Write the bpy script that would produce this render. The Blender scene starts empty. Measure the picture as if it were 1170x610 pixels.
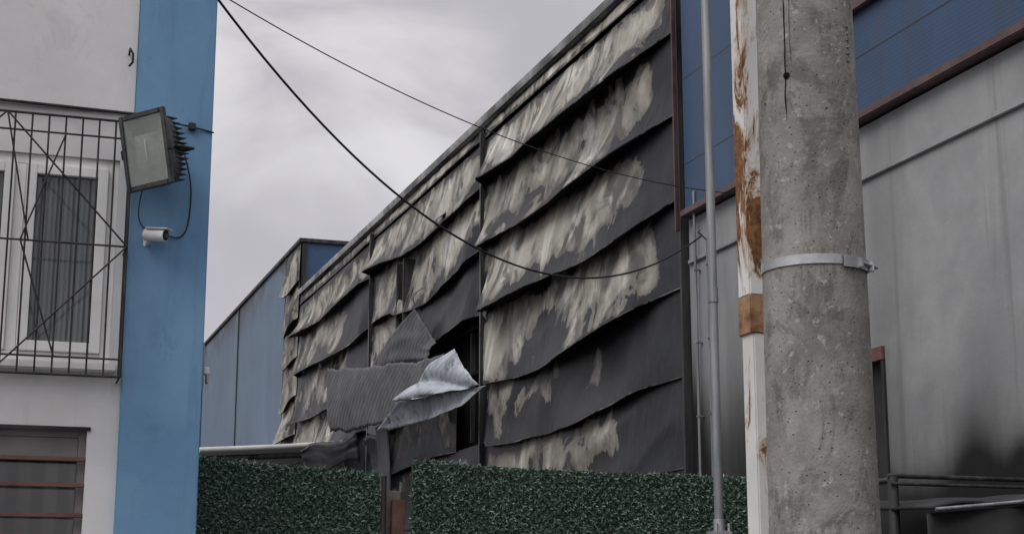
import bpy, bmesh, math, random
import numpy as np
from mathutils import Vector, Matrix, noise
random.seed(4)
scene=bpy.context.scene
scene.view_settings.view_transform='Standard'
scene.view_settings.look='None'
scene.view_settings.exposure=0
ROT=math.atan2(.320,.947)
EYE=1.6
# ---------------------------------------------------------------- helpers
def link(o,parent=None):
    scene.collection.objects.link(o)
    if parent: o.parent=parent
    return o
def group(name,rot=True,loc=(0,0,0)):
    e=bpy.data.objects.new(name,None); e.empty_display_size=.2
    e.location=loc
    if rot: e.rotation_euler=(0,0,ROT)
    return link(e)
def mesh(name,verts,faces,mat=None,parent=None,smooth=False):
    me=bpy.data.meshes.new(name); me.from_pydata([tuple(v) for v in verts],[],faces); me.update()
    if mat: me.materials.append(mat)
    if smooth:
        for p in me.polygons: p.use_smooth=True
    return link(bpy.data.objects.new(name,me),parent)
def box(name,p,mat,b0,b1,a0,a1,z0,z1,bev=0.0):
    bm=bmesh.new(); bmesh.ops.create_cube(bm,size=1)
    for v in bm.verts:
        v.co=Vector(((b0+b1)/2+v.co.x*(b1-b0),(a0+a1)/2+v.co.y*(a1-a0),(z0+z1)/2+v.co.z*(z1-z0)))
    if bev>0: bmesh.ops.bevel(bm,geom=bm.edges[:],offset=bev,segments=2,affect='EDGES')
    me=bpy.data.meshes.new(name); bm.to_mesh(me); bm.free()
    me.materials.append(mat)
    return link(bpy.data.objects.new(name,me),p)
def tube(name,p,mat,pts,r,res=3,smooth=False):
    cu=bpy.data.curves.new(name,'CURVE'); cu.dimensions='3D'; cu.bevel_depth=r; cu.bevel_resolution=res; cu.use_fill_caps=True
    if smooth:
        s=cu.splines.new('NURBS'); s.points.add(len(pts)-1); s.order_u=3; s.use_endpoint_u=True
    else:
        s=cu.splines.new('POLY'); s.points.add(len(pts)-1)
    for i,q in enumerate(pts): s.points[i].co=(*q,1)
    cu.materials.append(mat)
    return link(bpy.data.objects.new(name,cu),p)
def ss(x,e0,e1):
    t=max(0,min(1,(x-e0)/(e1-e0))); return t*t*(3-2*t)
def N(x,y=0,z=0): return .5+.5*noise.noise(Vector((x,y,z)))
# ---------------------------------------------------------------- materials
class NT:
    def __init__(s,name):
        s.m=bpy.data.materials.new(name); s.m.use_nodes=True; s.t=s.m.node_tree; s.n=s.t.nodes; s.b=s.n['Principled BSDF']
        s.tc=s.n.new('ShaderNodeTexCoord')
    def L(s,a,b): s.t.links.new(a,b)
    def noise(s,scale,detail=5,rough=.55,dist=0,mp=(1,1,1),rot=(0,0,0)):
        m=s.n.new('ShaderNodeMapping'); m.inputs['Scale'].default_value=mp; m.inputs['Rotation'].default_value=rot; s.L(s.tc.outputs['Object'],m.inputs[0])
        t=s.n.new('ShaderNodeTexNoise'); t.inputs['Scale'].default_value=scale; t.inputs['Detail'].default_value=detail
        t.inputs['Roughness'].default_value=rough; t.inputs['Distortion'].default_value=dist; s.L(m.outputs[0],t.inputs[0]); return t.outputs[0]
    def vor(s,scale,mp=(1,1,1),feat='F1'):
        m=s.n.new('ShaderNodeMapping'); m.inputs['Scale'].default_value=mp; s.L(s.tc.outputs['Object'],m.inputs[0])
        t=s.n.new('ShaderNodeTexVoronoi'); t.feature=feat; t.inputs['Scale'].default_value=scale; s.L(m.outputs[0],t.inputs[0]); return t.outputs[0]
    def mr(s,x,a,b,c=0,d=1,smooth=True):
        t=s.n.new('ShaderNodeMapRange'); t.interpolation_type='SMOOTHSTEP' if smooth else 'LINEAR'
        for i,v in ((1,a),(2,b),(3,c),(4,d)): t.inputs[i].default_value=v
        s.L(x,t.inputs[0]); return t.outputs[0]
    def math(s,op,a,b=None,c=None):
        t=s.n.new('ShaderNodeMath'); t.operation=op
        for i,v in enumerate((a,b,c)):
            if v is None: continue
            if isinstance(v,(int,float)): t.inputs[i].default_value=v
            else: s.L(v,t.inputs[i])
        return t.outputs[0]
    def mix(s,f,a,b,mode='MIX'):
        t=s.n.new('ShaderNodeMix'); t.data_type='RGBA'; t.blend_type=mode
        for i,v in ((0,f),(6,a),(7,b)):
            if isinstance(v,(int,float)): t.inputs[i].default_value=v
            elif isinstance(v,tuple): t.inputs[i].default_value=(*v,1)
            else: s.L(v,t.inputs[i])
        return t.outputs[2]
    def attr(s,nm):
        t=s.n.new('ShaderNodeAttribute'); t.attribute_name=nm; return t.outputs['Fac']
    def xyz(s,i):
        t=s.n.new('ShaderNodeSeparateXYZ'); s.L(s.tc.outputs['Object'],t.inputs[0]); return t.outputs[i]
    def wave(s,scale,axis,dist=0):
        t=s.n.new('ShaderNodeTexWave'); t.bands_direction=axis; t.inputs['Scale'].default_value=scale; t.inputs['Distortion'].default_value=dist
        s.L(s.tc.outputs['Object'],t.inputs[0]); return t.outputs['Fac']
    def bump(s,h,st=.3,d=.01,prev=None):
        t=s.n.new('ShaderNodeBump'); t.inputs['Strength'].default_value=st; t.inputs['Distance'].default_value=d
        s.L(h,t.inputs['Height'])
        if prev: s.L(prev,t.inputs['Normal'])
        s.L(t.outputs[0],s.b.inputs['Normal']); return t.outputs[0]
    def col(s,c):
        if isinstance(c,tuple): s.b.inputs['Base Color'].default_value=(*c,1)
        else: s.L(c,s.b.inputs['Base Color'])
    def p(s,rough=.7,metal=0,spec=.5):
        s.b.inputs['Roughness'].default_value=rough; s.b.inputs['Metallic'].default_value=metal
        s.b.inputs['Specular IOR Level'].default_value=spec
def simple(name,c1,c2,scale=3,rough=.7,metal=0,bs=.15,spec=.4,streak=False):
    t=NT(name); mp=(4,4,.4) if streak else (1,1,1)
    n=t.noise(scale,5,.65,0,mp); t.col(t.mix(t.mr(n,.3,.7),c1,c2)); t.p(rough,metal,spec)
    t.bump(t.noise(scale*9,3),bs,.004); return t.m
# burnt panel
def burnt_mat(name,paleA=(.30,.285,.245),paleB=(.55,.535,.475),noise_amp=2.1):
    t=NT(name)
    nA=t.noise(.95,7,.58,1.3,(1,1.0,.85),(.12,0,0)); nF=t.noise(5,5,.65,1.2,(1,1.0,.75))
    v=t.math('ADD',t.attr('soot_shade'),t.math('MULTIPLY',t.math('SUBTRACT',nA,.5),noise_amp))
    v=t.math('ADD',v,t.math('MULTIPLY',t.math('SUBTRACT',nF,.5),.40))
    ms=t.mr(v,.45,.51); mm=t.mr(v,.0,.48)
    stre=t.noise(1.0,6,.58,1.2,(1,1.3,.7),(.12,0,0)); blot=t.noise(.7,4,.6,.6)
    smoke=t.noise(1.15,6,.62,1.6,(1,1.1,.8),(.05,0,0))
    fine=t.noise(2.6,5,.6,.6,(1,2.2,.45))
    pale=t.mix(t.mr(stre,.34,.64),paleA,paleB)
    pale=t.mix(t.mr(blot,.42,.68,0,.45),pale,(.25,.22,.165))
    pale=t.mix(t.mr(fine,.50,.72,0,.4),pale,(.19,.18,.155))
    pale=t.mix(t.mr(stre,.56,.68,0,.75),pale,(.72,.71,.69))
    pale=t.mix(t.mr(smoke,.49,.62,0,.85),pale,(.06,.057,.052))
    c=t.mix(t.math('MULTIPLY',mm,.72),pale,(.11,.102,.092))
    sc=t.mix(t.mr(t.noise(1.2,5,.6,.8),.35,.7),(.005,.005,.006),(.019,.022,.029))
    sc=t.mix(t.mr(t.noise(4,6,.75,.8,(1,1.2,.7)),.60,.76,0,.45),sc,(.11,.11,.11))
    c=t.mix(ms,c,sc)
    t.col(c); t.p(.5,0,.3)
    rg=t.n.new('ShaderNodeMix'); t.L(ms,rg.inputs[0]); rg.inputs[2].default_value=.65; rg.inputs[3].default_value=.48; t.L(rg.outputs[0],t.b.inputs['Roughness'])
    b1=t.bump(t.noise(1.3,4,.5,.4,(1,1.0,.8)),.5,.08)
    b2=t.bump(ms,.5,-.004,b1)
    t.bump(t.noise(30,3,.7),.35,.006,b2)
    return t.m
M_burn=burnt_mat('burnt_panel_paint')
M_foam=simple('charred_foam',(.004,.004,.004),(.012,.0115,.011),6,.95,0,.8,.1)
M_char=simple('char_black',(.010,.010,.011),(.035,.035,.037),2,.8,0,.5)
M_trim=simple('sooty_trim',(.014,.014,.016),(.07,.069,.067),1.5,.6,.2,.4,streak=True)
M_cap=simple('bent_cap_metal',(.03,.03,.03),(.32,.32,.31),1.1,.5,.3,.4)
def wall_concrete():
    t=NT('warehouse_concrete'); n=t.noise(.5,6,.58,.6); n2=t.noise(3.5,5,.65); st=t.noise(1.0,5,.55,.3,(1,1.6,.25))
    c=t.mix(t.mr(n,.3,.7),(.28,.285,.292),(.40,.40,.40))
    c=t.mix(t.mr(n2,.4,.7,0,.22),c,(.22,.218,.215))
    c=t.mix(t.mr(st,.46,.68,0,.45),c,(.19,.19,.19))
    dr=t.noise(2.2,4,.6,.15,(1,3.0,.12)); c=t.mix(t.mr(dr,.56,.72,0,.35),c,(.14,.135,.13))
    v=t.math('ADD',t.attr('soot_shade'),t.math('MULTIPLY',t.math('SUBTRACT',t.noise(1.0,5,.5,.3,(1,1.3,.5)),.5),.5))
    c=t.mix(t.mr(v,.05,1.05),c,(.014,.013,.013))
    t.col(c); t.p(.85,0,.25)
    b1=t.bump(t.noise(2,4,.6),.3,.03); t.bump(t.noise(40,3,.7),.3,.005,b1); return t.m
M_wall=wall_concrete()
def cladding(name,c1,c2,dirt=(.05,.055,.06)):
    t=NT(name); n=t.noise(.6,5,.6,.2); c=t.mix(t.mr(n,.3,.7),c1,c2)
    c=t.mix(t.mr(t.noise(1.3,6,.65,.3,(1,3,.25)),.45,.75,0,.5),c,dirt)
    z=t.xyz(2); fr=t.math('FRACT',t.math('ADD',z,.45)); seam=t.math('LESS_THAN',fr,.02)
    c=t.mix(t.math('MULTIPLY',seam,.8),c,(.010,.012,.018))
    t.col(c); t.p(.5,0,.4)
    b1=t.bump(t.wave(8,'Z'),.10,.004); t.bump(t.math('SUBTRACT',1,seam),.6,.01,b1); return t.m
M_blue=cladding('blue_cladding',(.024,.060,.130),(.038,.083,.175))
def cladding_far():
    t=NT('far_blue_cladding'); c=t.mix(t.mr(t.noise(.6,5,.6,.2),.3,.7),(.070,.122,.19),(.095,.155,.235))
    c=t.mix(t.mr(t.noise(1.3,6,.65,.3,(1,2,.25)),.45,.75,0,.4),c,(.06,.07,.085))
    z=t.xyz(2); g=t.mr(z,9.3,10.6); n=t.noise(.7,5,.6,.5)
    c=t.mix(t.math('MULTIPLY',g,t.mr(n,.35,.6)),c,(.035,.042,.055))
    t.col(c); t.p(.5,0,.4); t.bump(t.wave(8,'Z'),.10,.004); return t.m
M_blue2=cladding_far()
M_brown=simple('brown_flashing',(.075,.040,.038),(.13,.075,.07),3,.5)
M_brownpipe=simple('red_brown_pipe',(.045,.018,.018),(.10,.05,.048),3,.5)
def plaster(name,c1,c2,k=.35,sp=.3):
    t=NT(name); c=t.mix(t.mr(t.noise(.9,6,.6,.3),.3,.7),c1,c2)
    c=t.mix(t.mr(t.noise(1.6,6,.7,.4,(3,3,.3)),.5,.78,0,k),c,tuple(x*.55 for x in c1))
    c=t.mix(t.mr(t.noise(2.2,7,.75,.8),.56,.66,0,sp),c,tuple(x*.75 for x in c1))
    c=t.mix(t.mr(t.noise(14,5,.8),.62,.75,0,.3),c,tuple(x*.6 for x in c1))
    t.col(c); t.p(.8,0,.25); b1=t.bump(t.noise(3,4),.2,.02); t.bump(t.noise(90,3,.7),.4,.003,b1); return t.m
M_plaster=plaster('white_plaster',(.58,.577,.575),(.68,.678,.675),.4)
M_bluecol=plaster('blue_painted_plaster',(.13,.255,.42),(.18,.325,.49),.5,.4)
M_pvc=simple('white_pvc',(.66,.66,.65),(.78,.78,.77),2,.35,0,.03)
M_iron=simple('wrought_iron',(.012,.012,.014),(.05,.04,.035),8,.6,.3,.3)
def glass(name,c1,c2,ax='X',sc=9,coat=.5,dist=1.2):
    t=NT(name); w=t.wave(sc,ax,dist); n=t.noise(2,4,.6)
    c=t.mix(t.mr(w,.2,.8),c1,c2); c=t.mix(t.mr(n,.35,.7,0,.6),c,c1); t.col(c); t.p(.12,0,.6); t.b.inputs['Coat Weight'].default_value=coat; t.b.inputs['Coat Roughness'].default_value=.03; return t.m
M_glass=glass('curtained_glass',(.055,.062,.066),(.12,.13,.13))
M_glassd=glass('dark_glass',(.03,.034,.036),(.07,.072,.07),'X',2)
def pole_conc():
    t=NT('pole_concrete')
    c=t.mix(t.mr(t.noise(3,6,.65,.4),.3,.7),(.18,.175,.162),(.32,.31,.29))
    c=t.mix(t.mr(t.noise(12,5,.75,.3,(1,1,.5)),.5,.68,0,.75),c,(.12,.115,.105))
    c=t.mix(t.mr(t.noise(26,4,.75),.58,.68,0,.75),c,(.43,.42,.40))
    c=t.mix(t.mr(t.noise(2.6,7,.72,.8,(1,1,.7)),.54,.61,0,.7),c,(.115,.11,.10))
    c=t.mix(t.mr(t.noise(1.9,7,.72,.8,(1,1,.8)),.57,.63,0,.45),c,(.40,.385,.36))
    pits=t.mr(t.vor(45),.04,.16)
    big=t.mr(t.vor(11),.03,.09)
    c=t.mix(pits,(.09,.085,.08),c)
    c=t.mix(big,(.10,.095,.09),c)
    c=t.mix(t.mr(t.noise(4,5,.7,.3,(1,1,9)),.56,.7,0,.3),c,(.36,.35,.33))
    t.col(c); t.p(.9,0,.2)
    b0=t.bump(t.math('MULTIPLY',pits,big),.7,.006); b1=t.bump(t.noise(9,6,.7),.6,.014,b0); t.bump(t.noise(80,3,.7),.5,.003,b1); return t.m
M_pole=pole_conc()
M_zinc=simple('galvanised_steel',(.36,.37,.38),(.55,.56,.57),12,.38,.75,.1)
M_zinc2=simple('galvanised_dull',(.20,.21,.22),(.34,.35,.36),5,.5,.5,.1,streak=True)
def rusty():
    t=NT('rusty_white_paint')
    z=t.xyz(2)
    up=t.math('MULTIPLY',t.mr(z,2.60,2.95,0,1),t.mr(z,3.70,3.2,0,1))
    n=t.noise(8,8,.75,.7,(1.3,1.3,.42))
    v=t.math('ADD',n,t.math('MULTIPLY',up,.12))
    m=t.mr(v,.60,.63)
    c=t.mix(t.mr(t.noise(3,5),.3,.7),(.62,.62,.605),(.76,.76,.74))
    c=t.mix(t.mr(v,.53,.61,0,.65),c,(.42,.25,.13))
    r=t.mix(t.mr(t.noise(25,5,.8),.3,.7),(.07,.028,.012),(.32,.15,.055))
    t.col(t.mix(m,c,r)); t.p(.6,0,.3); t.bump(m,.5,.003); return t.m
M_rusty=rusty()
M_rust=simple('rust',(.14,.06,.028),(.40,.24,.13),14,.85,0,.5)
M_white=simple('white_steel_paint',(.55,.55,.55),(.72,.72,.71),4,.45,0,.05)
M_black=simple('black_rubber',(.012,.012,.013),(.02,.02,.022),8,.6,0,.05)
M_dkalu=simple('dark_cast_aluminium',(.035,.037,.04),(.085,.087,.09),10,.5,.4,.3)
def sheetmat(name,c1,c2,rib=0,metal=.2,dirt=.75):
    t=NT(name); c=t.mix(t.mr(t.noise(1.3,6,.65,.5),.3,.7),c1,c2)
    c=t.mix(t.mr(t.noise(2.6,6,.75,.8,(1,1,.7)),.50,.66,0,dirt),c,(.025,.025,.027)); t.col(c); t.p(.5,metal,.4)
    b=t.bump(t.noise(3,4,.6),.4,.03)
    if rib: t.bump(t.wave(rib,'DIAGONAL',.6),.16,.02,b)
    return t.m
M_torn=sheetmat('torn_sheet_grey',(.024,.026,.029),(.085,.088,.092),3.2,.2,.85)
M_flap=sheetmat('peeled_sheet_light',(.25,.275,.315),(.50,.53,.58),5,.1,.65)
M_flapd=sheetmat('peeled_sheet_dark',(.02,.02,.023),(.06,.06,.065),0)
M_asph=simple('asphalt',(.04,.04,.042),(.06,.06,.06),2,.9,0,.5)
M_pave=simple('pavement_concrete',(.20,.20,.19),(.28,.27,.26),3,.9,0,.3)
M_line=simple('road_paint',(.6,.6,.58),(.75,.75,.72),6,.7)
M_backing=simple('hedge_backing',(.022,.042,.030),(.05,.085,.062),20,.9)
def leafm():
    t=NT('artificial_hedge_leaf'); g=t.n.new('ShaderNodeNewGeometry')
    c=t.mix(t.math('POWER',g.outputs['Random Per Island'],1.1),(.045,.090,.068),(.27,.36,.30))
    c=t.mix(t.mr(t.noise(1.2,4,.6),.4,.7,0,.4),c,(.10,.13,.108))
    t.col(c); t.p(.5,0,.4); return t.m
M_leaf=leafm()
M_awn=simple('pale_awning_sheet',(.45,.45,.45),(.66,.66,.65),1.2,.6)
M_bars=simple('brown_bars',(.10,.045,.035),(.17,.085,.07),5,.6)
M_curt=simple('grey_blind',(.16,.155,.15),(.23,.225,.22),2,.7)
M_sooty_post=simple('sooty_masonry',(.05,.045,.04),(.20,.175,.155),3,.9,0,.6)

# ---------------------------------------------------------------- ground
g=mesh('ground',[(-300,-300,0),(300,-300,0),(300,600,0),(-300,600,0)],[(0,1,2,3)],M_asph)
gr=group('pavement')
box('slab',gr,M_pave,-12,1.5,8.8,10.98,-.02,.13,.01)
box('kerb',gr,M_zinc2,-12,1.5,8.65,8.797,-.02,.135,.01)
gr=group('road_marking')
for i in range(8): box('dash_%d'%i,gr,M_line,-20+i*5,-18+i*5,2.0,2.12,.002,.006)

# ---------------------------------------------------------------- burnt warehouse
bw=group('burnt_warehouse')
BF=7.5
box('body',bw,M_foam,BF+.14,26,16.1,38.28,0,9.22)
box('roof_sheet',bw,M_cap,BF+.05,26,16.12,38.2,9.23,9.28)
rowsC=[-.4,.6,1.6,2.6,3.6,4.6,5.63,6.63,7.36]
AD={7:16.1,6:16.40,5:16.75,4:17.0,3:16.75,2:18.5,1:17.9,0:18.3,-1:18}
def soot_shade(a,c,s,row):
    v=.20+.48*ss(s,.68,1.0)+.15*ss(s,.06,0)  # strip top: soot plus painted shade under the overhanging lip
    h=1.0*max(0,N(a*.8,row*7.3)-.36)+.03
    v+=.38*ss(s,h+.15,h-.10)
    if a<23.5:
        v+=1.5*ss(AD[row]+.35-a,0,.8)
        if row==3: v+=.8*math.exp(-((a-20.2)/.9)**2)*ss(s,.85,.4)-.12
        if row==2: v+=.40+.15*ss(s,.6,.2)-.58*math.exp(-((a-22.7)/.7)**2)
        if row==1: v+=.12
        if row==4: v+=.25*ss(s,.35,.05)-.1
        if row<=0: v+=.5
        if row>=5: v-=.06
        v+=.35*math.exp(-((a-23.4)/.25)**2)
    elif a<30.8:
        if row==4: v+=.85*ss(27.2-a,0,.6)
        if row<=2: v+=.36
        if row==3: v+=.14
        if row>=5: v-=.04
        v+=.3*math.exp(-((a-23.6)/.3)**2)+.3*math.exp(-((a-30.7)/.4)**2)
    else:
        v+=.12
        if row<=5: v+=.6*ss(33.0-a,0,.9)
        v+=.3*math.exp(-((a-38)/.5)**2)
    return v
def strip(name,parent,a0,a1,z0,z1,seed,bulge,row,flat=False,sf=soot_shade,rlen=.6):
    na=max(6,int((a1-a0)/.055)); ns=22
    V=[];F=[];S=[];MI=[]
    rr=random.Random(seed*77)
    sagA=.06+.28*rr.random()*(1 if bulge>.15 else .3); sagC=.35+.3*rr.random()
    dents=[(a0+(a1-a0)*rr.random(),.35+.5*rr.random(),(-.45+1.5*rr.random())*(1 if bulge>.15 else .6)) for _ in range(4)]
    def prof(i):
        a=a0+(a1-a0)*i/na
        env=min(1,(a-a0)/rlen,(a1-a)/.5); env=max(0,env); env=env*env*(3-2*env)
        f=N(a*.30,seed*3.7)
        dn=sum(A*math.exp(-((a-c)/w_)**2) for c,w_,A in dents)
        B=bulge*(.22+.78*env)*(.30+1.15*f+.45*dn)
        u=(a-a0)/(a1-a0)
        zd=(-sagA*math.exp(-((u-sagC)/.33)**2)-.24*(N(a*.28,seed*9.1,4)-.45)-.05*dn*bulge/.2-.035*(N(a*1.3,seed*4)-.5))*env*(0.2 if flat else 1)
        return a,env,max(.02,B),zd
    for i in range(na+1):
        a,env,B,zd=prof(i)
        for j in range(ns+1):
            s=1-j/ns
            q=1-abs(2*N(a*.45+s*.35,z0+s*.6,seed)-1)*2.5
            wob=.06*q*math.sin(math.pi*s)+.008*(N(a*3,s*2.5,seed)-.5)*math.sin(math.pi*s)
            out=.01+B*(.30*(1-s)+.70*(1-s)**2.4)+wob*(0.3 if flat else 1)*(.3+.7*env)
            z=z0+(z1-z0)*s+zd*(1-s)**1.3
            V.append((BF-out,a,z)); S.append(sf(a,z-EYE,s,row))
    w=ns+1
    for i in range(na):
        for j in range(ns):
            F.append((i*w+j,i*w+j+1,(i+1)*w+j+1,(i+1)*w+j)); MI.append(0)
    base=len(V)
    for i in range(na+1):
        a,env,B,zd=prof(i); out=.01+B; z=z0+zd
        for (o,dz) in ((out,0),(out-.004,-.016),(out-.03,-.018),(out*.4,.06),(-.1,.15)):
            V.append((BF-o,a,z+dz)); S.append(.35 if dz<-.0 or o==out else 1)
    for i in range(na):
        for j in range(4):
            F.append((base+i*5+j,base+i*5+j+1,base+(i+1)*5+j+1,base+(i+1)*5+j)); MI.append(0 if j==0 else 1)
    o=mesh(name,V,F,M_burn,parent,True); o.data.materials.append(M_foam)
    o.data.polygons.foreach_set('material_index',MI)
    at=o.data.attributes.new('soot_shade','FLOAT','POINT'); at.data.foreach_set('value',S)
    return o
bays=[(16.16,23.46),(23.54,30.76),(30.84,38.2)]
for bi,(a0,a1) in enumerate(bays):
    for r in range(len(rowsC)-1):
        c0,c1=rowsC[r],rowsC[r+1]; row=r-1
        b=.27 if bi==0 else .24
        if row<=1: b=.12
        if row==2: b=.17
        if bi==0 and row==4: b=.40
        aa0=a0
        if bi==1 and row==3: aa0=27.3
        if bi==1 and row==2: aa0=24.9
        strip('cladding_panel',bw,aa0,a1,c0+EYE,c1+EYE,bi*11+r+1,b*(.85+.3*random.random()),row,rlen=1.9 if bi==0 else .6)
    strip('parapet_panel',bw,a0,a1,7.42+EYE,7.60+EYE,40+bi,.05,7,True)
    V=[];F=[]
    n=60
    for i in range(n+1):
        a=a0-.04+(a1-a0+.08)*i/n; w=.05*(N(a*.8,bi)-.5)+.015*(N(a*4,bi)-.5)
        for (bb,zz) in ((BF-.09,7.62),(BF-.10,7.74),(BF-.06,7.77),(BF+.2,7.75)): V.append((bb+w,a,EYE+zz+w))
    for i in range(n):
        for j in range(3): F.append((i*4+j,i*4+j+1,i*4+j+5,i*4+j+4))
    mesh('parapet_cap',V,F,M_cap,bw,True)
for a in (23.5,30.8):
    box('column_trim',bw,M_trim,BF-.085,BF+.1,a-.036,a+.036,0,9.1,.006)
    tube('column_trim_edge',bw,M_cap,[(BF-.09,a-.03,.1),(BF-.10,a-.028,3.5),(BF-.088,a-.03,6.2),(BF-.1,a-.03,9.1)],.008)
box('corner_trim',bw,M_trim,BF-.07,BF+.1,16.08,16.15,0,9.3,.01)
box('corner_downpipe',bw,M_brownpipe,BF-.15,BF-.103,16.03,16.08,4.2+EYE,9.25,.01)
box('vent_void',bw,M_foam,BF-.22,BF-.05,27.6,28.0,5.25+EYE,6.25+EYE,.01)
for a in (27.56,28.04): box('vent_jamb',bw,M_trim,BF-.25,BF-.0,a-.03,a+.03,5.1+EYE,6.3+EYE,.005)
for z in (3.72,4.45): box('exposed_rail',bw,M_foam,BF+.02,BF+.1,23.6,27.5,z+EYE,z+.05+EYE)
for a in (24.4,25.6,26.7): box('exposed_stud',bw,M_trim,BF+.06,BF+.13,a,a+.04,2.7+EYE,4.7+EYE)
# torn sheets -----------------------------------------------------------
def patch(name,parent,mat,p00,p10,p11,p01,fn,nu=50,nv=16,mat2=None,th=.012,smooth=True,jag=0):
    V=[];F=[]
    P=[Vector(p) for p in (p00,p10,p11,p01)]
    for i in range(nu+1):
        u=i/nu
        for j in range(nv+1):
            v=j/nv
            q=P[0]*(1-u)*(1-v)+P[1]*u*(1-v)+P[2]*u*v+P[3]*(1-u)*v
            d=Vector(fn(u,v))
            if jag: d.z+=jag*(N(u*9,3.3)-.5)*(2*v-1)+jag*.5*(N(u*27,v>.5)-.5)*(2*v-1); d.y+=jag*(N(v*9,7.7)-.5)*(2*u-1)
            V.append(q+d)
    w=nv+1
    for i in range(nu):
        for j in range(nv): F.append((i*w+j,i*w+j+1,(i+1)*w+j+1,(i+1)*w+j))
    o=mesh(name,V,F,mat,parent,smooth)
    if mat2: o.data.materials.append(mat2)
    m=o.modifiers.new('s','SOLIDIFY'); m.thickness=th; m.offset=0
    if mat2: m.material_offset=1; m.material_offset_rim=1
    return o
def E(b,a,c): return (b,a,c+EYE)
patch('torn_panel',bw,M_torn,E(6.5,30.3,4.66),E(7.0,24.0,4.02),E(6.95,23.7,3.12),E(6.5,29.9,3.42),
      lambda u,v:(.10*(N(u*3,v*1.5,3)-.5)-.05*math.sin(math.pi*v),0,.05*(N(u*3,v*.7,9)-.5)-.07*math.sin(math.pi*u)),60,18,M_flapd,.02,True,.16)
patch('peeled_flap',bw,M_flap,E(6.85,22.95,3.92),E(7.05,22.0,3.26),E(6.45,23.6,3.22),E(6.35,24.3,3.28),
      lambda u,v:(-.12*abs(math.sin(5*v+2*u)),0,.04*(N(u*5,v*5,2)-.5)),26,26,M_flapd,.012,True,.05)
patch('peeled_flap_tail',bw,M_flap,E(6.35,24.3,3.28),E(7.05,22.0,3.26),E(6.75,22.6,3.02),E(6.25,25.7,2.98),
      lambda u,v:(.10*v,0,-.07*math.sin(math.pi*u)*v+.03*(N(u*8,v*3)-.5)),30,12,M_flapd,.012,True,.06)
patch('hanging_sheet',bw,M_torn,E(7.1,26.2,5.12),E(7.15,25.0,4.35),E(7.1,25.3,4.05),E(6.9,29.2,4.25),
      lambda u,v:(-.06*math.sin(math.pi*v)+.12*abs(N(u*3,v*3,1)-.5),0,.03*math.sin(5*v)),30,24,M_flapd,.012,True,.08)
patch('hanging_strip',bw,M_flapd,E(6.9,28.0,3.3),E(6.9,27.2,3.35),E(6.95,27.25,-.5),E(6.9,28.05,-.5),
      lambda u,v:(.08*math.sin(5*v),.08*(N(v*5,2)-.5),0),8,30)
patch('hanging_strip_pale',bw,M_torn,E(7.2,30.2,3.3),E(7.2,28.6,3.3),E(7.2,28.8,1.8),E(7.2,29.6,2.2),
      lambda u,v:(.12*math.sin(4*v+u),0,.05*math.sin(7*u)),20,20,None,.012,True,.1)
for k,(a,c,l,wd) in enumerate(((22.3,4.5,.25,.3),(26.4,5.5,.25,.3),(29.2,4.5,.3,.25),(34.0,5.5,.3,.3),(36.2,3.5,.3,.3),(25.0,6.5,.2,.3))):
    patch('curled_shred',bw,M_flapd,E(7.3,a+wd,c+.05),E(7.3,a,c+.05),E(7.18,a+wd*.2,c-l),E(7.2,a+wd*.7,c-l*.7),lambda u,v:(-.08*math.sin(3*v),0,0),8,10,M_torn,.008,True,.05)
# lower entrance canopy in front of the far bay
cn=group('entrance_canopy')
patch('roof_sheet',cn,M_awn,E(4.4,32,3.20),E(7.35,32,3.46),E(7.35,44,3.46),E(4.4,44,3.20),lambda u,v:(0,0,.05*(N(u*5,v*5)-.5)),20,20,None,.05)
tube('front_rail',cn,M_awn,[E(4.35,31.95,3.19),E(5.9,31.93,3.30),E(7.4,31.95,3.44)],.055)
tube('under_rail',cn,M_trim,[E(4.35,32.1,3.03),E(7.4,32.1,3.24)],.06)
for b in (4.6,): 
    tube('post',cn,M_trim,[(b,32.3,0),(b,32.3,4.6)],.05); tube('post',cn,M_trim,[(b,43.5,0),(b,43.5,4.6)],.05)
patch('fallen_sheet',cn,M_torn,E(6.2,31.3,3.15),E(7.2,30.9,3.55),E(7.3,30.9,2.9),E(6.3,31.3,2.8),lambda u,v:(0,.1*math.sin(5*u),.08*math.sin(6*u+3*v)),16,8,None,.012,True,.1)

# ---------------------------------------------------------------- far blue building
fb=group('blue_metal_warehouse')
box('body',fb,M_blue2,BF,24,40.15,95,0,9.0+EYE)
box('side_wall',fb,M_blue,BF+.14,24,38.3,40.15,0,8.98+EYE)
box('roof_edge',fb,M_trim,BF-.07,24.1,38.22,95.1,8.98+EYE+.003,9.08+EYE,.01)
for a in (40.15,47.6,55,62.5,70): box('vertical_seam',fb,M_trim,BF-.03,BF+.02,a-.05,a+.05,0,8.97+EYE)
def soot_shade2(a,c,s,row): return .28+.4*ss(s,.7,1)+.25*N(a,c)  # soot, with lip shade painted into the upper edge
for k in range(10): strip('burnt_cladding_panel',fb,38.32,40.08,-.4+EYE+k*.94,-.4+EYE+(k+1)*.94,80+k,.16,1,False,soot_shade2)
box('blackened_pier',fb,M_trim,BF+.02,BF+.13,38.24,38.5,7.6+EYE,8.95+EYE)

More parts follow.
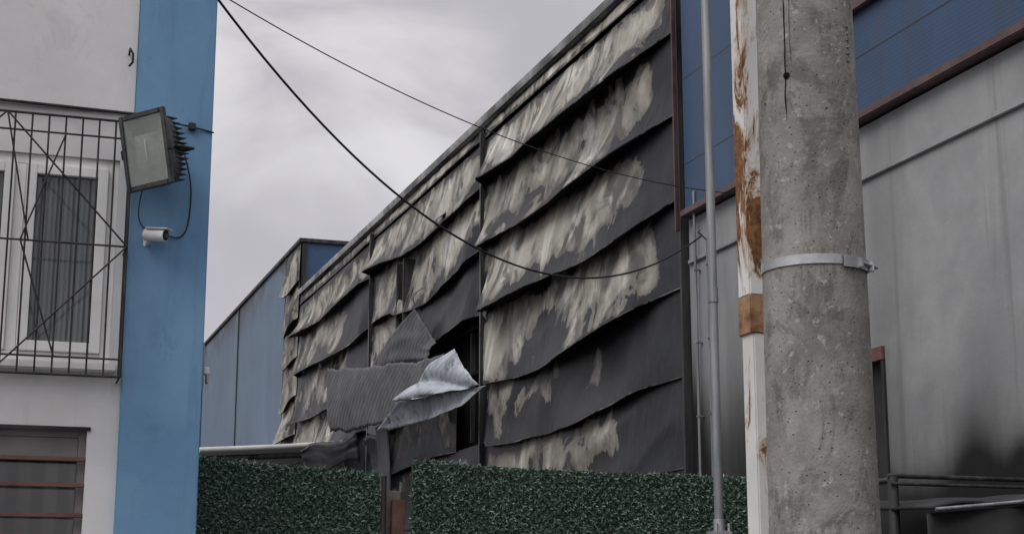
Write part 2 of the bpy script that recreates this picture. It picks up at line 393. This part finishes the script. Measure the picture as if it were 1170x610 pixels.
# ---------------------------------------------------------------- right concrete warehouse
cw=group('concrete_warehouse')
box('body',cw,M_char,BF+.12,26,-8,16.0,0,6.9)
def wallgrid(name,parent,a0,a1,z0,z1,n,m):
    V=[];F=[];S=[]
    for i in range(n+1):
        a=a0+(a1-a0)*i/n
        for j in range(m+1):
            z=z0+(z1-z0)*j/m
            V.append((BF+.012*(N(a*.5,z*.5)-.5),a,z))
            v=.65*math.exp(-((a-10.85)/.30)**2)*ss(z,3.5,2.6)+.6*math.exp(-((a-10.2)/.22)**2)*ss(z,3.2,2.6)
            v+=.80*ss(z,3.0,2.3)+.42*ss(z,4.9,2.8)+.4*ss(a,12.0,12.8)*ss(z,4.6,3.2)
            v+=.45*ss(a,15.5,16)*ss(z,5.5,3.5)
            S.append(v)
    w=m+1
    for i in range(n):
        for j in range(m): F.append((i*w+j,(i+1)*w+j,(i+1)*w+j+1,i*w+j+1))
    o=mesh(name,V,F,M_wall,parent,True)
    at=o.data.attributes.new('soot_shade','FLOAT','POINT'); at.data.foreach_set('value',S)  # this wall's values are soot only
wallgrid('rendered_wall',cw,13.2,16.02,0,5.93,30,60)
wallgrid('rendered_wall',cw,-8,12.1,0,5.93,200,60)
wallgrid('rendered_wall',cw,12.1,13.2,3.9,5.93,12,20)
box('wall_joint_ledge',cw,M_wall,BF-.035,BF-.005,-8,16.0,3.82+EYE,3.87+EYE,.008)
box('door_frame',cw,M_trim,BF-.02,BF+.05,12.10,12.15,0,3.78,.005)
box('door_lintel',cw,M_bars,BF-.03,BF+.05,12.10,13.25,3.78,3.9,.005)
box('door_panel',cw,M_char,BF+.06,BF+.1,12.1,13.25,0,3.85)
box('blue_cladding_low',cw,M_blue,BF-.05,26,-8,13.3,6.03,6.98)
box('blue_cladding_high',cw,M_blue,BF-.048,26,13.3,16.0,6.03,9.25)
box('bottom_flashing',cw,M_brown,BF-.12,BF+.05,-8,16.0,5.95,6.025,.008)
box('coping',cw,M_brown,BF-.12,26,-8,13.3,6.983,7.09,.01)
box('coping_high',cw,M_brown,BF-.12,26,13.303,16.05,9.253,9.36,.01)
for a,z1,r in ((15.75,6.2,.016),(15.45,5.6,.011)):
    tube('conduit',cw,M_zinc2,[(BF-.06,a,.3),(BF-.06,a,z1)],r)
    for z in (2.9,3.7,4.5,5.3):
        if z<z1: box('conduit_clip',cw,M_zinc2,BF-.08,BF-.005,a-.02,a+.02,z,z+.015)
tube('conduit_elbow',cw,M_zinc2,[(BF-.06,15.45,5.58),(BF-.16,15.45,5.66),(BF-.2,15.3,5.66)],.011)

# burnt lean-to at bottom right
lt=group('burnt_canopy_frame')
tube('top_rail',lt,M_trim,[(5.86,9.5,2.525),(7.42,9.5,2.525)],.016)
tube('lower_rail',lt,M_trim,[(5.86,9.46,2.47),(7.42,9.46,2.47)],.012)
tube('side_rail',lt,M_trim,[(5.9,9.5,2.5),(5.95,12.0,2.5)],.02)
patch('sagging_roof_sheet',lt,M_char,(5.86,9.0,2.28),(7.4,8.6,2.42),(7.4,11.9,2.52),(5.9,11.9,2.45),lambda u,v:(0,0,.08*(N(u*4,v*4)-.5)),24,24,M_char,.02)
tube('front_rail_low',lt,M_zinc2,[(5.86,8.95,2.27),(6.3,8.85,2.31),(7.4,8.58,2.43)],.012)
patch('scorched_side_sheet',lt,M_char,(5.86,9.05,2.25),(7.4,8.7,2.38),(7.4,8.7,.2),(5.86,9.05,.2),lambda u,v:(0,.05*math.sin(14*u),0),40,10,M_char,.01)
for b in (5.9,7.35): tube('post',lt,M_trim,[(b,9.5,0),(b,9.5,2.52)],.035)

# ---------------------------------------------------------------- left building
lb=group('white_plaster_building')
AL=11.0
def wallpiece(n,b0,b1,z0,z1): box(n,lb,M_plaster,b0,b1,AL,AL+.3,z0,z1)
wallpiece('wall_right',.88,.96,0,9)
wallpiece('wall_top',-9,.88,4.66,9)
wallpiece('wall_mid',-9,.88,2.81,3.24)
wallpiece('wall_left_upper',-9,-.75,3.24,4.66)
wallpiece('wall_left_lower',-9,-.9,0,2.81)
wallpiece('wall_low',-.9,.88,0,1.2)
wallpiece('wall_right_lower',.76,.88,1.2,2.81)
box('upper_band',lb,M_plaster,-9,.955,AL-.02,AL-.001,4.995,9)
box('side_and_back',lb,M_plaster,-9,1.46,AL+.3,19,0,9)
box('corner_pilaster',lb,M_bluecol,.96,1.49,AL-.06,AL+.4,0,9.0,.006)
box('roof_slab',lb,M_plaster,-9.1,1.6,AL-.15,19.1,9.003,9.2,.01)
def frame(n,b0,b1,z0,z1,w,a0,a1,mat):
    box(n+'_l',lb,mat,b0,b0+w,a0,a1,z0,z1,.004); box(n+'_r',lb,mat,b1-w,b1,a0,a1,z0,z1,.004)
    box(n+'_t',lb,mat,b0+w,b1-w,a0,a1,z1-w,z1,.004); box(n+'_b',lb,mat,b0+w,b1-w,a0,a1,z0,z0+w,.004)
frame('window_frame',-.75,.88,3.245,4.66,.07,AL+.02,AL+.12,M_pvc)
box('window_mullion',lb,M_pvc,.20,.27,AL+.02,AL+.12,3.315,4.59,.004)
frame('sash',.272,.808,3.317,4.588,.068,AL-.01,AL+.06,M_pvc)
frame('sash',-.678,.198,3.317,4.588,.068,AL-.005,AL+.06,M_pvc)
box('pane',lb,M_glass,.335,.745,AL+.03,AL+.05,3.38,4.525); box('pane',lb,M_glass,-.615,.135,AL+.035,AL+.05,3.38,4.525)
for b0,b1 in ((.34,.74),(-.61,.13)):
    for q in ((b0,b0+.006),(b1-.006,b1)): box('gasket',lb,M_black,q[0],q[1],AL+.018,AL+.029,3.385,4.52)
box('window_sill',lb,M_plaster,-.8,.92,AL-.09,AL+.02,3.19,3.243,.008)
box('window_backing',lb,M_char,-.75,.88,AL+.2,AL+.25,3.24,4.66)
frame('lower_frame',-.9,.76,1.2,2.81,.05,AL+.06,AL+.14,M_curt)
box('lower_pane',lb,M_glassd,-.85,.71,AL+.11,AL+.13,1.25,2.76)
box('lower_blind_box',lb,M_curt,-.85,.708,AL+.07,AL+.105,2.62,2.757)
box('lower_mullion',lb,M_curt,.10,.14,AL+.07,AL+.105,1.25,2.617)
for z in (1.5,1.7,1.9,2.10,2.235,2.43,2.60): box('security_bar',lb,M_bars,-.9,.76,AL-.0,AL+.035,z,z+.028,.003)
box('lower_reveal_trim',lb,M_char,-.92,.78,AL-.012,AL-.001,2.80,2.825)
gl=group('window_grille'); GA=AL-.26
def bar(n,p0,p1,r=.007): tube(n,gl,M_iron,[p0,p1],r,1)
G0,G1=-.80,.93
for z,r in ((4.86,.009),(4.74,.007),(4.0,.007),(3.245,.007),(3.13,.009)): bar('rail',(G0,GA,z),(G1,GA,z),r)
bar('top_stay',(G0,AL-.02,5.02),(1.02,AL-.05,4.985),.011)
b=G0
while b<G1-.03:
    bar('upright',(b,GA,3.13),(b,GA,4.86),.0065); b+=.108
bar('upright_end',(G1,GA,3.13),(G1,GA,4.86),.009)
for z in (4.86,4.74,4.0,3.13):
    bar('return',(G1,GA,z),(G1,AL,z),.007)
for k in (1,2): bar('side_upright',(G1,GA+.085*k,3.13),(G1,GA+.085*k,4.86),.006)
gy=GA-.009
for p in (((.12,4.86),(.93,4.0)),((.93,4.0),(.12,3.13)),((.12,4.86),(-.7,4.0)),((-.7,4.0),(.12,3.13)),((.25,4.0),(.5,4.74)),((.25,4.0),(.5,3.25)),((.12,4.86),(.3,4.0))):
    bar('diagonal',(p[0][0],gy,p[0][1]),(p[1][0],gy,p[1][1]),.0065)
hk=group('wall_hook'); tube('hook',hk,M_iron,[(.90,AL-.02,5.42),(.90,AL-.09,5.44),(.92,AL-.10,5.40),(.92,AL-.1,5.34),(.9,AL-.07,5.32)],.008)
# floodlight
fl=group('floodlight',False)
Rm=Matrix.Rotation(ROT,3,'Z'); 
fl.location=Rm@Vector((1.045,AL-.34,4.65)); fl.scale=(1.04,1.04,1.06)
fl.rotation_euler=(math.radians(8),math.radians(-6),ROT+math.radians(-42))
def fbox(n,m,x0,x1,y0,y1,z0,z1,bv=.006): return box(n,fl,m,x0,x1,y0,y1,z0,z1,bv)
w,h=.165,.235
def loft(n,m,secs,seg=40,ex=4.0):
    V=[];F=[]
    for (y,rx,rz) in secs:
        for k in range(seg):
            t=2*math.pi*k/seg; c,s_=math.cos(t),math.sin(t)
            V.append((rx*math.copysign(abs(c)**(2/ex),c),y,rz*math.copysign(abs(s_)**(2/ex),s_)))
    for i in range(len(secs)-1):
        for k in range(seg): F.append((i*seg+k,i*seg+(k+1)%seg,(i+1)*seg+(k+1)%seg,(i+1)*seg+k))
    F.append(tuple(range((len(secs)-1)*seg,len(secs)*seg)))
    return mesh(n,V,F,m,fl,True)
loft('housing',M_dkalu,[(-.03,w+.004,h+.004),(.0,w+.003,h+.003),(.06,w*.99,h*.97),(.11,w*.93,h*.88),(.15,w*.80,h*.70),(.17,w*.55,h*.45)])
bw_=.022
fbox('bezel_l',M_dkalu,-w-.012,-w+bw_,-.06,-.031,-h-.012,h+.012); fbox('bezel_r',M_dkalu,w-bw_,w+.012,-.06,-.031,-h-.012,h+.012)
fbox('bezel_t',M_dkalu,-w+bw_+.001,w-bw_-.001,-.059,-.031,h-bw_,h+.012); fbox('bezel_b',M_dkalu,-w+bw_+.001,w-bw_-.001,-.059,-.031,-h-.012,-h+bw_)
x=w-bw_-.001; z=h-bw_-.001
M_refl=simple('lamp_reflector',(.34,.36,.33),(.48,.50,.46),2,.4,.1,.05)
M_refl2=simple('lamp_reflector_side',(.20,.215,.195),(.30,.315,.29),2,.4,.1,.05)
o=mesh('reflector',[(-x,-.046,-z),(x,-.046,-z),(x,-.046,z),(-x,-.046,z),(-x*.62,-.033,-z*.5),(x*.62,-.033,-z*.5),(x*.62,-.033,z*.5),(-x*.62,-.033,z*.5)],
     [(0,1,5,4),(1,2,6,5),(2,3,7,6),(3,0,4,7),(4,5,6,7)],M_refl2,fl)
o.data.materials.append(M_refl); o.data.polygons[4].material_index=1; o.data.polygons[1].material_index=1
M_gl2=NT('floodlight_glass'); M_gl2.p(.06,0,.6); M_gl2.col((.28,.31,.28))
nn=M_gl2.noise(4,4,.6,.5); M_gl2.L(M_gl2.mr(nn,.35,.7,.12,.45),M_gl2.b.inputs['Alpha'])
fbox('glass',M_gl2.m,-x,x,-.0555,-.0535,-z,z,0)
tube('lamp',fl,M_white,[(0,-.048,-.07),(0,-.048,.07)],.006)
for k in range(13):
    zz=-.20+k*.0333; kk=1-(abs(zz)/.30)**2*.45
    fbox('fin_%d'%k,M_dkalu,-w*.95*kk,w*1.0*kk+.012,.03,.165*kk+.008,zz-.003,zz+.003,.001)
fbox('gear_box',M_dkalu,-.05,.05,.14,.20,-.12,.12)
for sx in (-1,1): fbox('latch',M_iron,sx*(w+.012)-.008,sx*(w+.012)+.008,-.062,-.02,-.03,.03,.003)
tube('bracket',fl,M_iron,[(-w-.02,.02,0),(-w-.03,.2,-.0),(w+.03,.2,0),(w+.02,.02,0)],.010)
tube('clamp',fl,M_iron,[(.0,.2,0),(.05,.30,.02)],.018)
cb=group('floodlight_cable')
tube('wire',cb,M_black,[(1.30,AL-.12,4.70),(1.36,AL-.075,4.55),(1.36,AL-.07,4.3),(1.33,AL-.07,4.15),(1.25,AL-.07,4.12),(1.16,AL-.09,4.16)],.005,2,True)
tube('wire_b',cb,M_black,[(1.02,AL-.2,4.42),(1.0,AL-.08,4.3),(1.04,AL-.07,4.17),(1.1,AL-.09,4.16)],.004,2,True)
tube('wire_c',cb,M_black,[(1.2,AL-.1,4.93),(1.35,AL-.075,4.93),(1.5,AL-.065,4.90)],.006,2,True)
box('junction',cb,M_black,1.32,1.37,AL-.1,AL-.062,4.9,4.95,.005)
# security camera
sc_=group('security_camera',False); sc_.location=Rm@Vector((1.13,AL-.17,4.115)); sc_.rotation_euler=(math.radians(6),0,ROT+math.radians(52))
def cyl(n,p,m,r0,r1,y0,y1,seg=24):
    V=[];F=[]
    for k in range(seg):
        t=2*math.pi*k/seg; V.append((r0*math.cos(t),y0,r0*math.sin(t))); 
    for k in range(seg):
        t=2*math.pi*k/seg; V.append((r1*math.cos(t),y1,r1*math.sin(t)))
    for k in range(seg): F.append((k,(k+1)%seg,seg+(k+1)%seg,seg+k))
    F.append(tuple(range(seg))); F.append(tuple(range(2*seg-1,seg-1,-1)))
    return mesh(n,V,F,m,p)
cyl('body',sc_,M_white,.042,.042,-.07,.085); cyl('face',sc_,M_black,.035,.035,-.074,-.068); cyl('lens',sc_,M_glassd,.016,.016,-.078,-.07)
box('hood',sc_,M_white,-.046,.046,-.10,.07,.036,.046,.004)
tube('arm',sc_,M_white,[(0,.05,-.03),(0.03,.08,-.05),(.06,.12,-.03)],.013)
box('mount',sc_,M_white,.04,.10,.10,.13,-.07,.01,.004)
sb=group('wall_bracket')
box('plate',sb,M_zinc2,1.493,1.51,AL+.02,AL+.12,3.10,3.42,.003); box('arm',sb,M_white,1.511,1.55,AL+.03,AL+.10,3.22,3.27,.004); box('tip',sb,M_zinc2,1.53,1.545,AL+.03,AL+.1,3.16,3.219,.002)

# ---------------------------------------------------------------- hedge fences
def hedge(b0,b1,a0,a1,z0t,z1t,seed):
    f=group('artificial_hedge_fence')
    r=np.random.default_rng(seed)
    L=math.hypot(b1-b0,a1-a0); ux,uy=(b1-b0)/L,(a1-a0)/L; nx,ny=uy,-ux
    V=[(b0,a0,0),(b1,a1,0),(b1,a1,z1t-.015),(b0,a0,z0t-.015)]
    o=mesh('backing',V,[(0,1,2,3)],M_backing,f); m=o.modifiers.new('s','SOLIDIFY'); m.thickness=.03; m.offset=0
    def leaves(n,zlo,zhi,size):
        t=r.random(n)*L; zt=zlo+(zhi-zlo)*r.random(n)
        k=.075
        ph=(t/k+ zt/k); ph2=(t/k-zt/k)
        snap=r.random(n)<.5
        t2=np.where(snap,t-(ph-np.round(ph))*k*.72,t-(ph2-np.round(ph2))*k*.72)
        t2=np.clip(t2,0,L)
        top=z0t+(z1t-z0t)*t2/L
        zz=zt+top-max(z0t,z1t)+.012*np.sin(t2*2.3+seed)+.008*np.sin(t2*7)+.004*np.sin(t2*23)
        dep=.016+.016*r.random(n)
        c=np.stack([b0+ux*t2+nx*dep,a0+uy*t2+ny*dep,zz],1)
        d=r.normal(size=(n,3)); d[:,2]*=.7; d+=np.array([nx,ny,-.2])*.35; d/=np.linalg.norm(d,axis=1)[:,None]
        s=r.normal(size=(n,3)); s-=d*(s*d).sum(1)[:,None]; s/=np.linalg.norm(s,axis=1)[:,None]
        ln=size*(.6+.8*r.random(n))[:,None]; wd=ln*.17
        P=np.stack([c-s*wd*.6,c+s*wd*.6,c+d*ln*.55+s*wd,c+d*ln,c+d*ln*.55-s*wd],1).reshape(-1,3)
        F=np.arange(n*5).reshape(-1,5)
        return P,F
    P1,F1=leaves(int(L*1.0*15000),1.75,max(z0t,z1t)-.005,.026)
    P2,F2=leaves(int(L*1.7*2500),.05,1.75,.06)
    P=np.vstack([P1,P2]); F=np.vstack([F1,F2+len(P1)])
    me=bpy.data.meshes.new('leaves'); me.vertices.add(len(P)); me.vertices.foreach_set('co',P.ravel())
    me.loops.add(F.size); me.loops.foreach_set('vertex_index',F.ravel().astype(np.int32))
    me.polygons.add(len(F)); me.polygons.foreach_set('loop_start',np.arange(0,F.size,5,dtype=np.int32)); me.polygons.foreach_set('loop_total',np.full(len(F),5,dtype=np.int32))
    me.update(calc_edges=True); me.materials.append(M_leaf)
    link(bpy.data.objects.new('leaves',me),f)
    for t in (0.02,.5,.98):
        bb=b0+(b1-b0)*t; aa=a0+(a1-a0)*t+.05
        tube('post',f,M_zinc2,[(bb,aa,0),(bb,aa,z0t+(z1t-z0t)*t-.04)],.025)
    tube('top_rail',f,M_iron,[(b0,a0+.03,z0t-.03),(b1,a1+.03,z1t-.03)],.010)
hedge(1.53,2.93,11.6,11.75,1.105+EYE,1.06+EYE,1)
hedge(3.14,5.95,11.6,11.6,1.13+EYE,1.08+EYE,2)
gp=group('gate_pillar')
box('shaft',gp,M_sooty_post,2.97,3.10,11.75,11.95,0,2.52,.01)
box('board',gp,M_bars,3.02,3.12,11.7,11.74,0,2.45,.004)
gt=group('gate_post'); tube('tube',gt,M_trim,[(2.95,11.68,0),(2.95,11.68,2.62)],.02)

# ---------------------------------------------------------------- thin steel pole
sp=group('steel_flagpole')
tube('lower_tube',sp,M_zinc2,[(3.3,6.8,0),(3.3,6.8,1.98)],.030,4)
tube('upper_tube',sp,M_zinc2,[(3.3,6.8,1.98),(3.3,6.8,8.5)],.021,4)
box('flange',sp,M_zinc,3.255,3.345,6.755,6.845,1.965,1.985,.004)
for s in (-1,1): tube('bolt',sp,M_zinc,[(3.3+s*.032,6.765,1.93),(3.3+s*.032,6.765,2.02)],.007)
tube('sleeve',sp,M_zinc,[(3.3,6.8,1.985),(3.3,6.8,2.04)],.027,4)
box('foot_plate',sp,M_zinc2,3.2,3.4,6.7,6.9,0,.015,.003)
tube('coupling',sp,M_zinc2,[(3.3,6.8,3.05),(3.3,6.8,3.12)],.025,4)

# ---------------------------------------------------------------- rusty post
rp=group('rusty_steel_post')
pb,pa=2.606,5.03
box('lower_tube',rp,M_rusty,pb-.036,pb+.05,pa-.045,pa+.045,0,2.57,.005)
box('sleeve',rp,M_rust,pb-.046,pb+.055,pa-.05,pa+.05,2.565,2.70,.004)
box('upper_tube',rp,M_rusty,pb-.045,pb+.05,pa-.046,pa+.046,2.70,7.5,.005)

# ---------------------------------------------------------------- concrete utility pole
cp=group('concrete_utility_pole',False,(.955,5.0,0))
def R(z): return .169-.0084*(z-1.85)
tocam=Vector((-.188,-.982,0)); rt=Vector((.982,-.188,0))
V=[];F=[];seg=96
zs=[.0]+[i*.05 for i in range(1,181)]
for z in zs:
    for k in range(seg):
        t=2*math.pi*k/seg; r=R(z)+.0022*(N(math.cos(t)*2,math.sin(t)*2,z*2.5)-.5)+.0012*(N(math.cos(t)*9,math.sin(t)*9,z*12)-.5)
        V.append((r*math.cos(t),r*math.sin(t),z))
for i in range(len(zs)-1):
    for k in range(seg): F.append((i*seg+k,i*seg+(k+1)%seg,(i+1)*seg+(k+1)%seg,(i+1)*seg+k))
F.append(tuple(range((len(zs)-1)*seg,len(zs)*seg)))
mesh('shaft',V,F,M_pole,cp,True)
def S(phi,z,o=.002): return (tocam*math.cos(phi)+rt*math.sin(phi))*(R(z)+o)+Vector((0,0,z))
def crack(name,phi0,z0,z1,wm,sd,n=70):
    V=[];F=[]
    for i in range(n+1):
        z=z0+(z1-z0)*i/n; ph=phi0+.06*(N(z*3,sd)-.5)+.05*(N(z*17,sd)-.5); w=wm*(.3+1.1*N(z*14,sd+5))*min(1,i/8+.1,(n-i)/8+.1)/R(z)
        V+= [S(ph-w,z,.0022),S(ph+w,z,.0022)]
    for i in range(n): F.append((2*i,2*i+1,2*i+3,2*i+2))
    mesh(name,V,F,M_foam,cp)
crack('crack',-.42,3.12,3.75,.0022,1)
crack('crack_fine',-.30,3.3,3.6,.0008,4)
def spot(name,phi,z,r,m,sd=0):
    V=[S(phi,z,.0026)];F=[];n=18
    for k in range(n):
        t=2*math.pi*k/n; rr=r*(.75+.5*N(math.cos(t)*2,math.sin(t)*2,sd)); V.append(S(phi+rr*math.cos(t)/R(z),z+rr*math.sin(t),.0024))
    for k in range(n): F.append((0,1+k,1+(k+1)%n))
    mesh(name,V,F,m,cp)
spot('bolt_hole',-.40,3.27,.011,M_foam,2)
for k in range(3):
    z=3.44-k*.045; ph=.98
    tube('cast_mark',cp,M_pole,[S(ph-.04,z,.001),S(ph+.05,z+.004,.001),S(ph+.05,z-.022,.001),S(ph-.03,z-.024,.001)],.003,1)
def band(name,z0,z1,o0,o1,mat,p0=0,p1=2*math.pi,seg=96):
    V=[];F=[]
    for k in range(seg+1):
        ph=p0+(p1-p0)*k/seg
        for (o,z) in ((o0,z0),(o1,z0),(o1,z1),(o0,z1)):
            q=(tocam*math.cos(ph)+rt*math.sin(ph))*(R(2.67)+o); V.append(q+Vector((0,0,z)))
    for k in range(seg):
        for j in range(4): F.append((k*4+j,k*4+(j+1)%4,(k+1)*4+(j+1)%4,(k+1)*4+j))
    mesh(name,V,F,mat,cp)
band('strap',2.658,2.688,.001,.005,M_zinc)
band('strap_overlap',2.650,2.686,.0065,.010,M_zinc,.55,1.45,30)
tube('strap_bolt',cp,M_zinc,[S(.95,2.668,.012),S(1.5,2.668,.03)],.006)
def nub(n,ph,z,o,sx):
    c=S(ph,z,o); o_=box(n,cp,M_zinc,-sx,sx,-.008,.008,-.016,.016,.003); o_.location=c; o_.rotation_euler=(0,0,math.atan2(rt.y,rt.x)+ph)
nub('strap_lug',.95,2.668,.012,.008); nub('strap_lug_b',1.35,2.666,.018,.009)

# ---------------------------------------------------------------- cables
def ext(P0,P1,sag,t): 
    p=[P0[k]+(P1[k]-P0[k])*t for k in range(3)]; p[2]-=4*sag*t*(1-t); return p
def cable2(name,P0,P1,sag,r,t0,t1):
    g_=group(name); tube('wire',g_,M_black,[ext(P0,P1,sag,t0+(t1-t0)*i/48) for i in range(49)],r,2)
cable2('overhead_cable',(1.5,11,5.91),(7.4,15.5,5.63),1.11,.0095,-.12,1.0)
cable2('overhead_cable',(1.58,11,5.92),(7.4,14.3,5.79),.31,.0048,-.12,1.0)

# ---------------------------------------------------------------- world, sun, camera
w=bpy.data.worlds.new("World"); scene.world=w; w.use_nodes=True
nt=w.node_tree; bg=nt.nodes['Background']; bg.inputs[1].default_value=.12
sky=nt.nodes.new('ShaderNodeTexSky'); sky.sky_type='NISHITA'; sky.sun_disc=False
sd=Vector((-.55,-.62,.95)).normalized()
sky.sun_elevation=math.asin(sd.z); sky.sun_rotation=math.atan2(sd.x,sd.y)
tc=nt.nodes.new('ShaderNodeTexCoord'); mp=nt.nodes.new('ShaderNodeMapping'); mp.inputs['Scale'].default_value=(1,1,2.0); mp.inputs['Location'].default_value=(.3,.2,0); mp.inputs['Rotation'].default_value=(0,.3,0)
nt.links.new(tc.outputs['Generated'],mp.inputs[0])
nz=nt.nodes.new('ShaderNodeTexNoise'); nz.inputs['Scale'].default_value=4.6; nz.inputs['Detail'].default_value=5; nz.inputs['Roughness'].default_value=.5; nz.inputs['Distortion'].default_value=.5
nt.links.new(mp.outputs[0],nz.inputs[0])
r=nt.nodes.new('ShaderNodeMapRange'); r.interpolation_type='SMOOTHSTEP'; r.inputs[1].default_value=.34; r.inputs[2].default_value=.62; nt.links.new(nz.outputs[0],r.inputs[0])
mx=nt.nodes.new('ShaderNodeMix'); mx.data_type='RGBA'; nt.links.new(r.outputs[0],mx.inputs[0])
mx.inputs[6].default_value=(4.2,4.05,4.35,1); mx.inputs[7].default_value=(6.3,6.15,6.3,1)
sx=nt.nodes.new('ShaderNodeSeparateXYZ'); nt.links.new(tc.outputs['Generated'],sx.inputs[0])
zr=nt.nodes.new('ShaderNodeMapRange'); zr.inputs[1].default_value=.38; zr.inputs[2].default_value=1; zr.inputs[3].default_value=1; zr.inputs[4].default_value=2.5; nt.links.new(sx.outputs[2],zr.inputs[0])
vm=nt.nodes.new('ShaderNodeVectorMath'); vm.operation='SCALE'; nt.links.new(mx.outputs[2],vm.inputs[0]); nt.links.new(zr.outputs[0],vm.inputs['Scale'])
m2=nt.nodes.new('ShaderNodeMix'); m2.data_type='RGBA'; m2.inputs[0].default_value=.95
nt.links.new(sky.outputs[0],m2.inputs[6]); nt.links.new(vm.outputs[0],m2.inputs[7]); nt.links.new(m2.outputs[2],bg.inputs[0])
sl=bpy.data.lights.new('sun','SUN'); sl.energy=1.25; sl.angle=math.radians(30); sl.color=(1,.97,.93)
so=link(bpy.data.objects.new('sun',sl)); so.rotation_euler=(-sd).to_track_quat('-Z','Y').to_euler()
cam=bpy.data.cameras.new('camera'); cam.sensor_width=36; cam.lens=56.9; cam.clip_end=2000; cam.clip_start=.05
co=link(bpy.data.objects.new('camera',cam)); co.location=(0,0,EYE); co.rotation_euler=(math.radians(90+12.2),0,0)
scene.camera=co
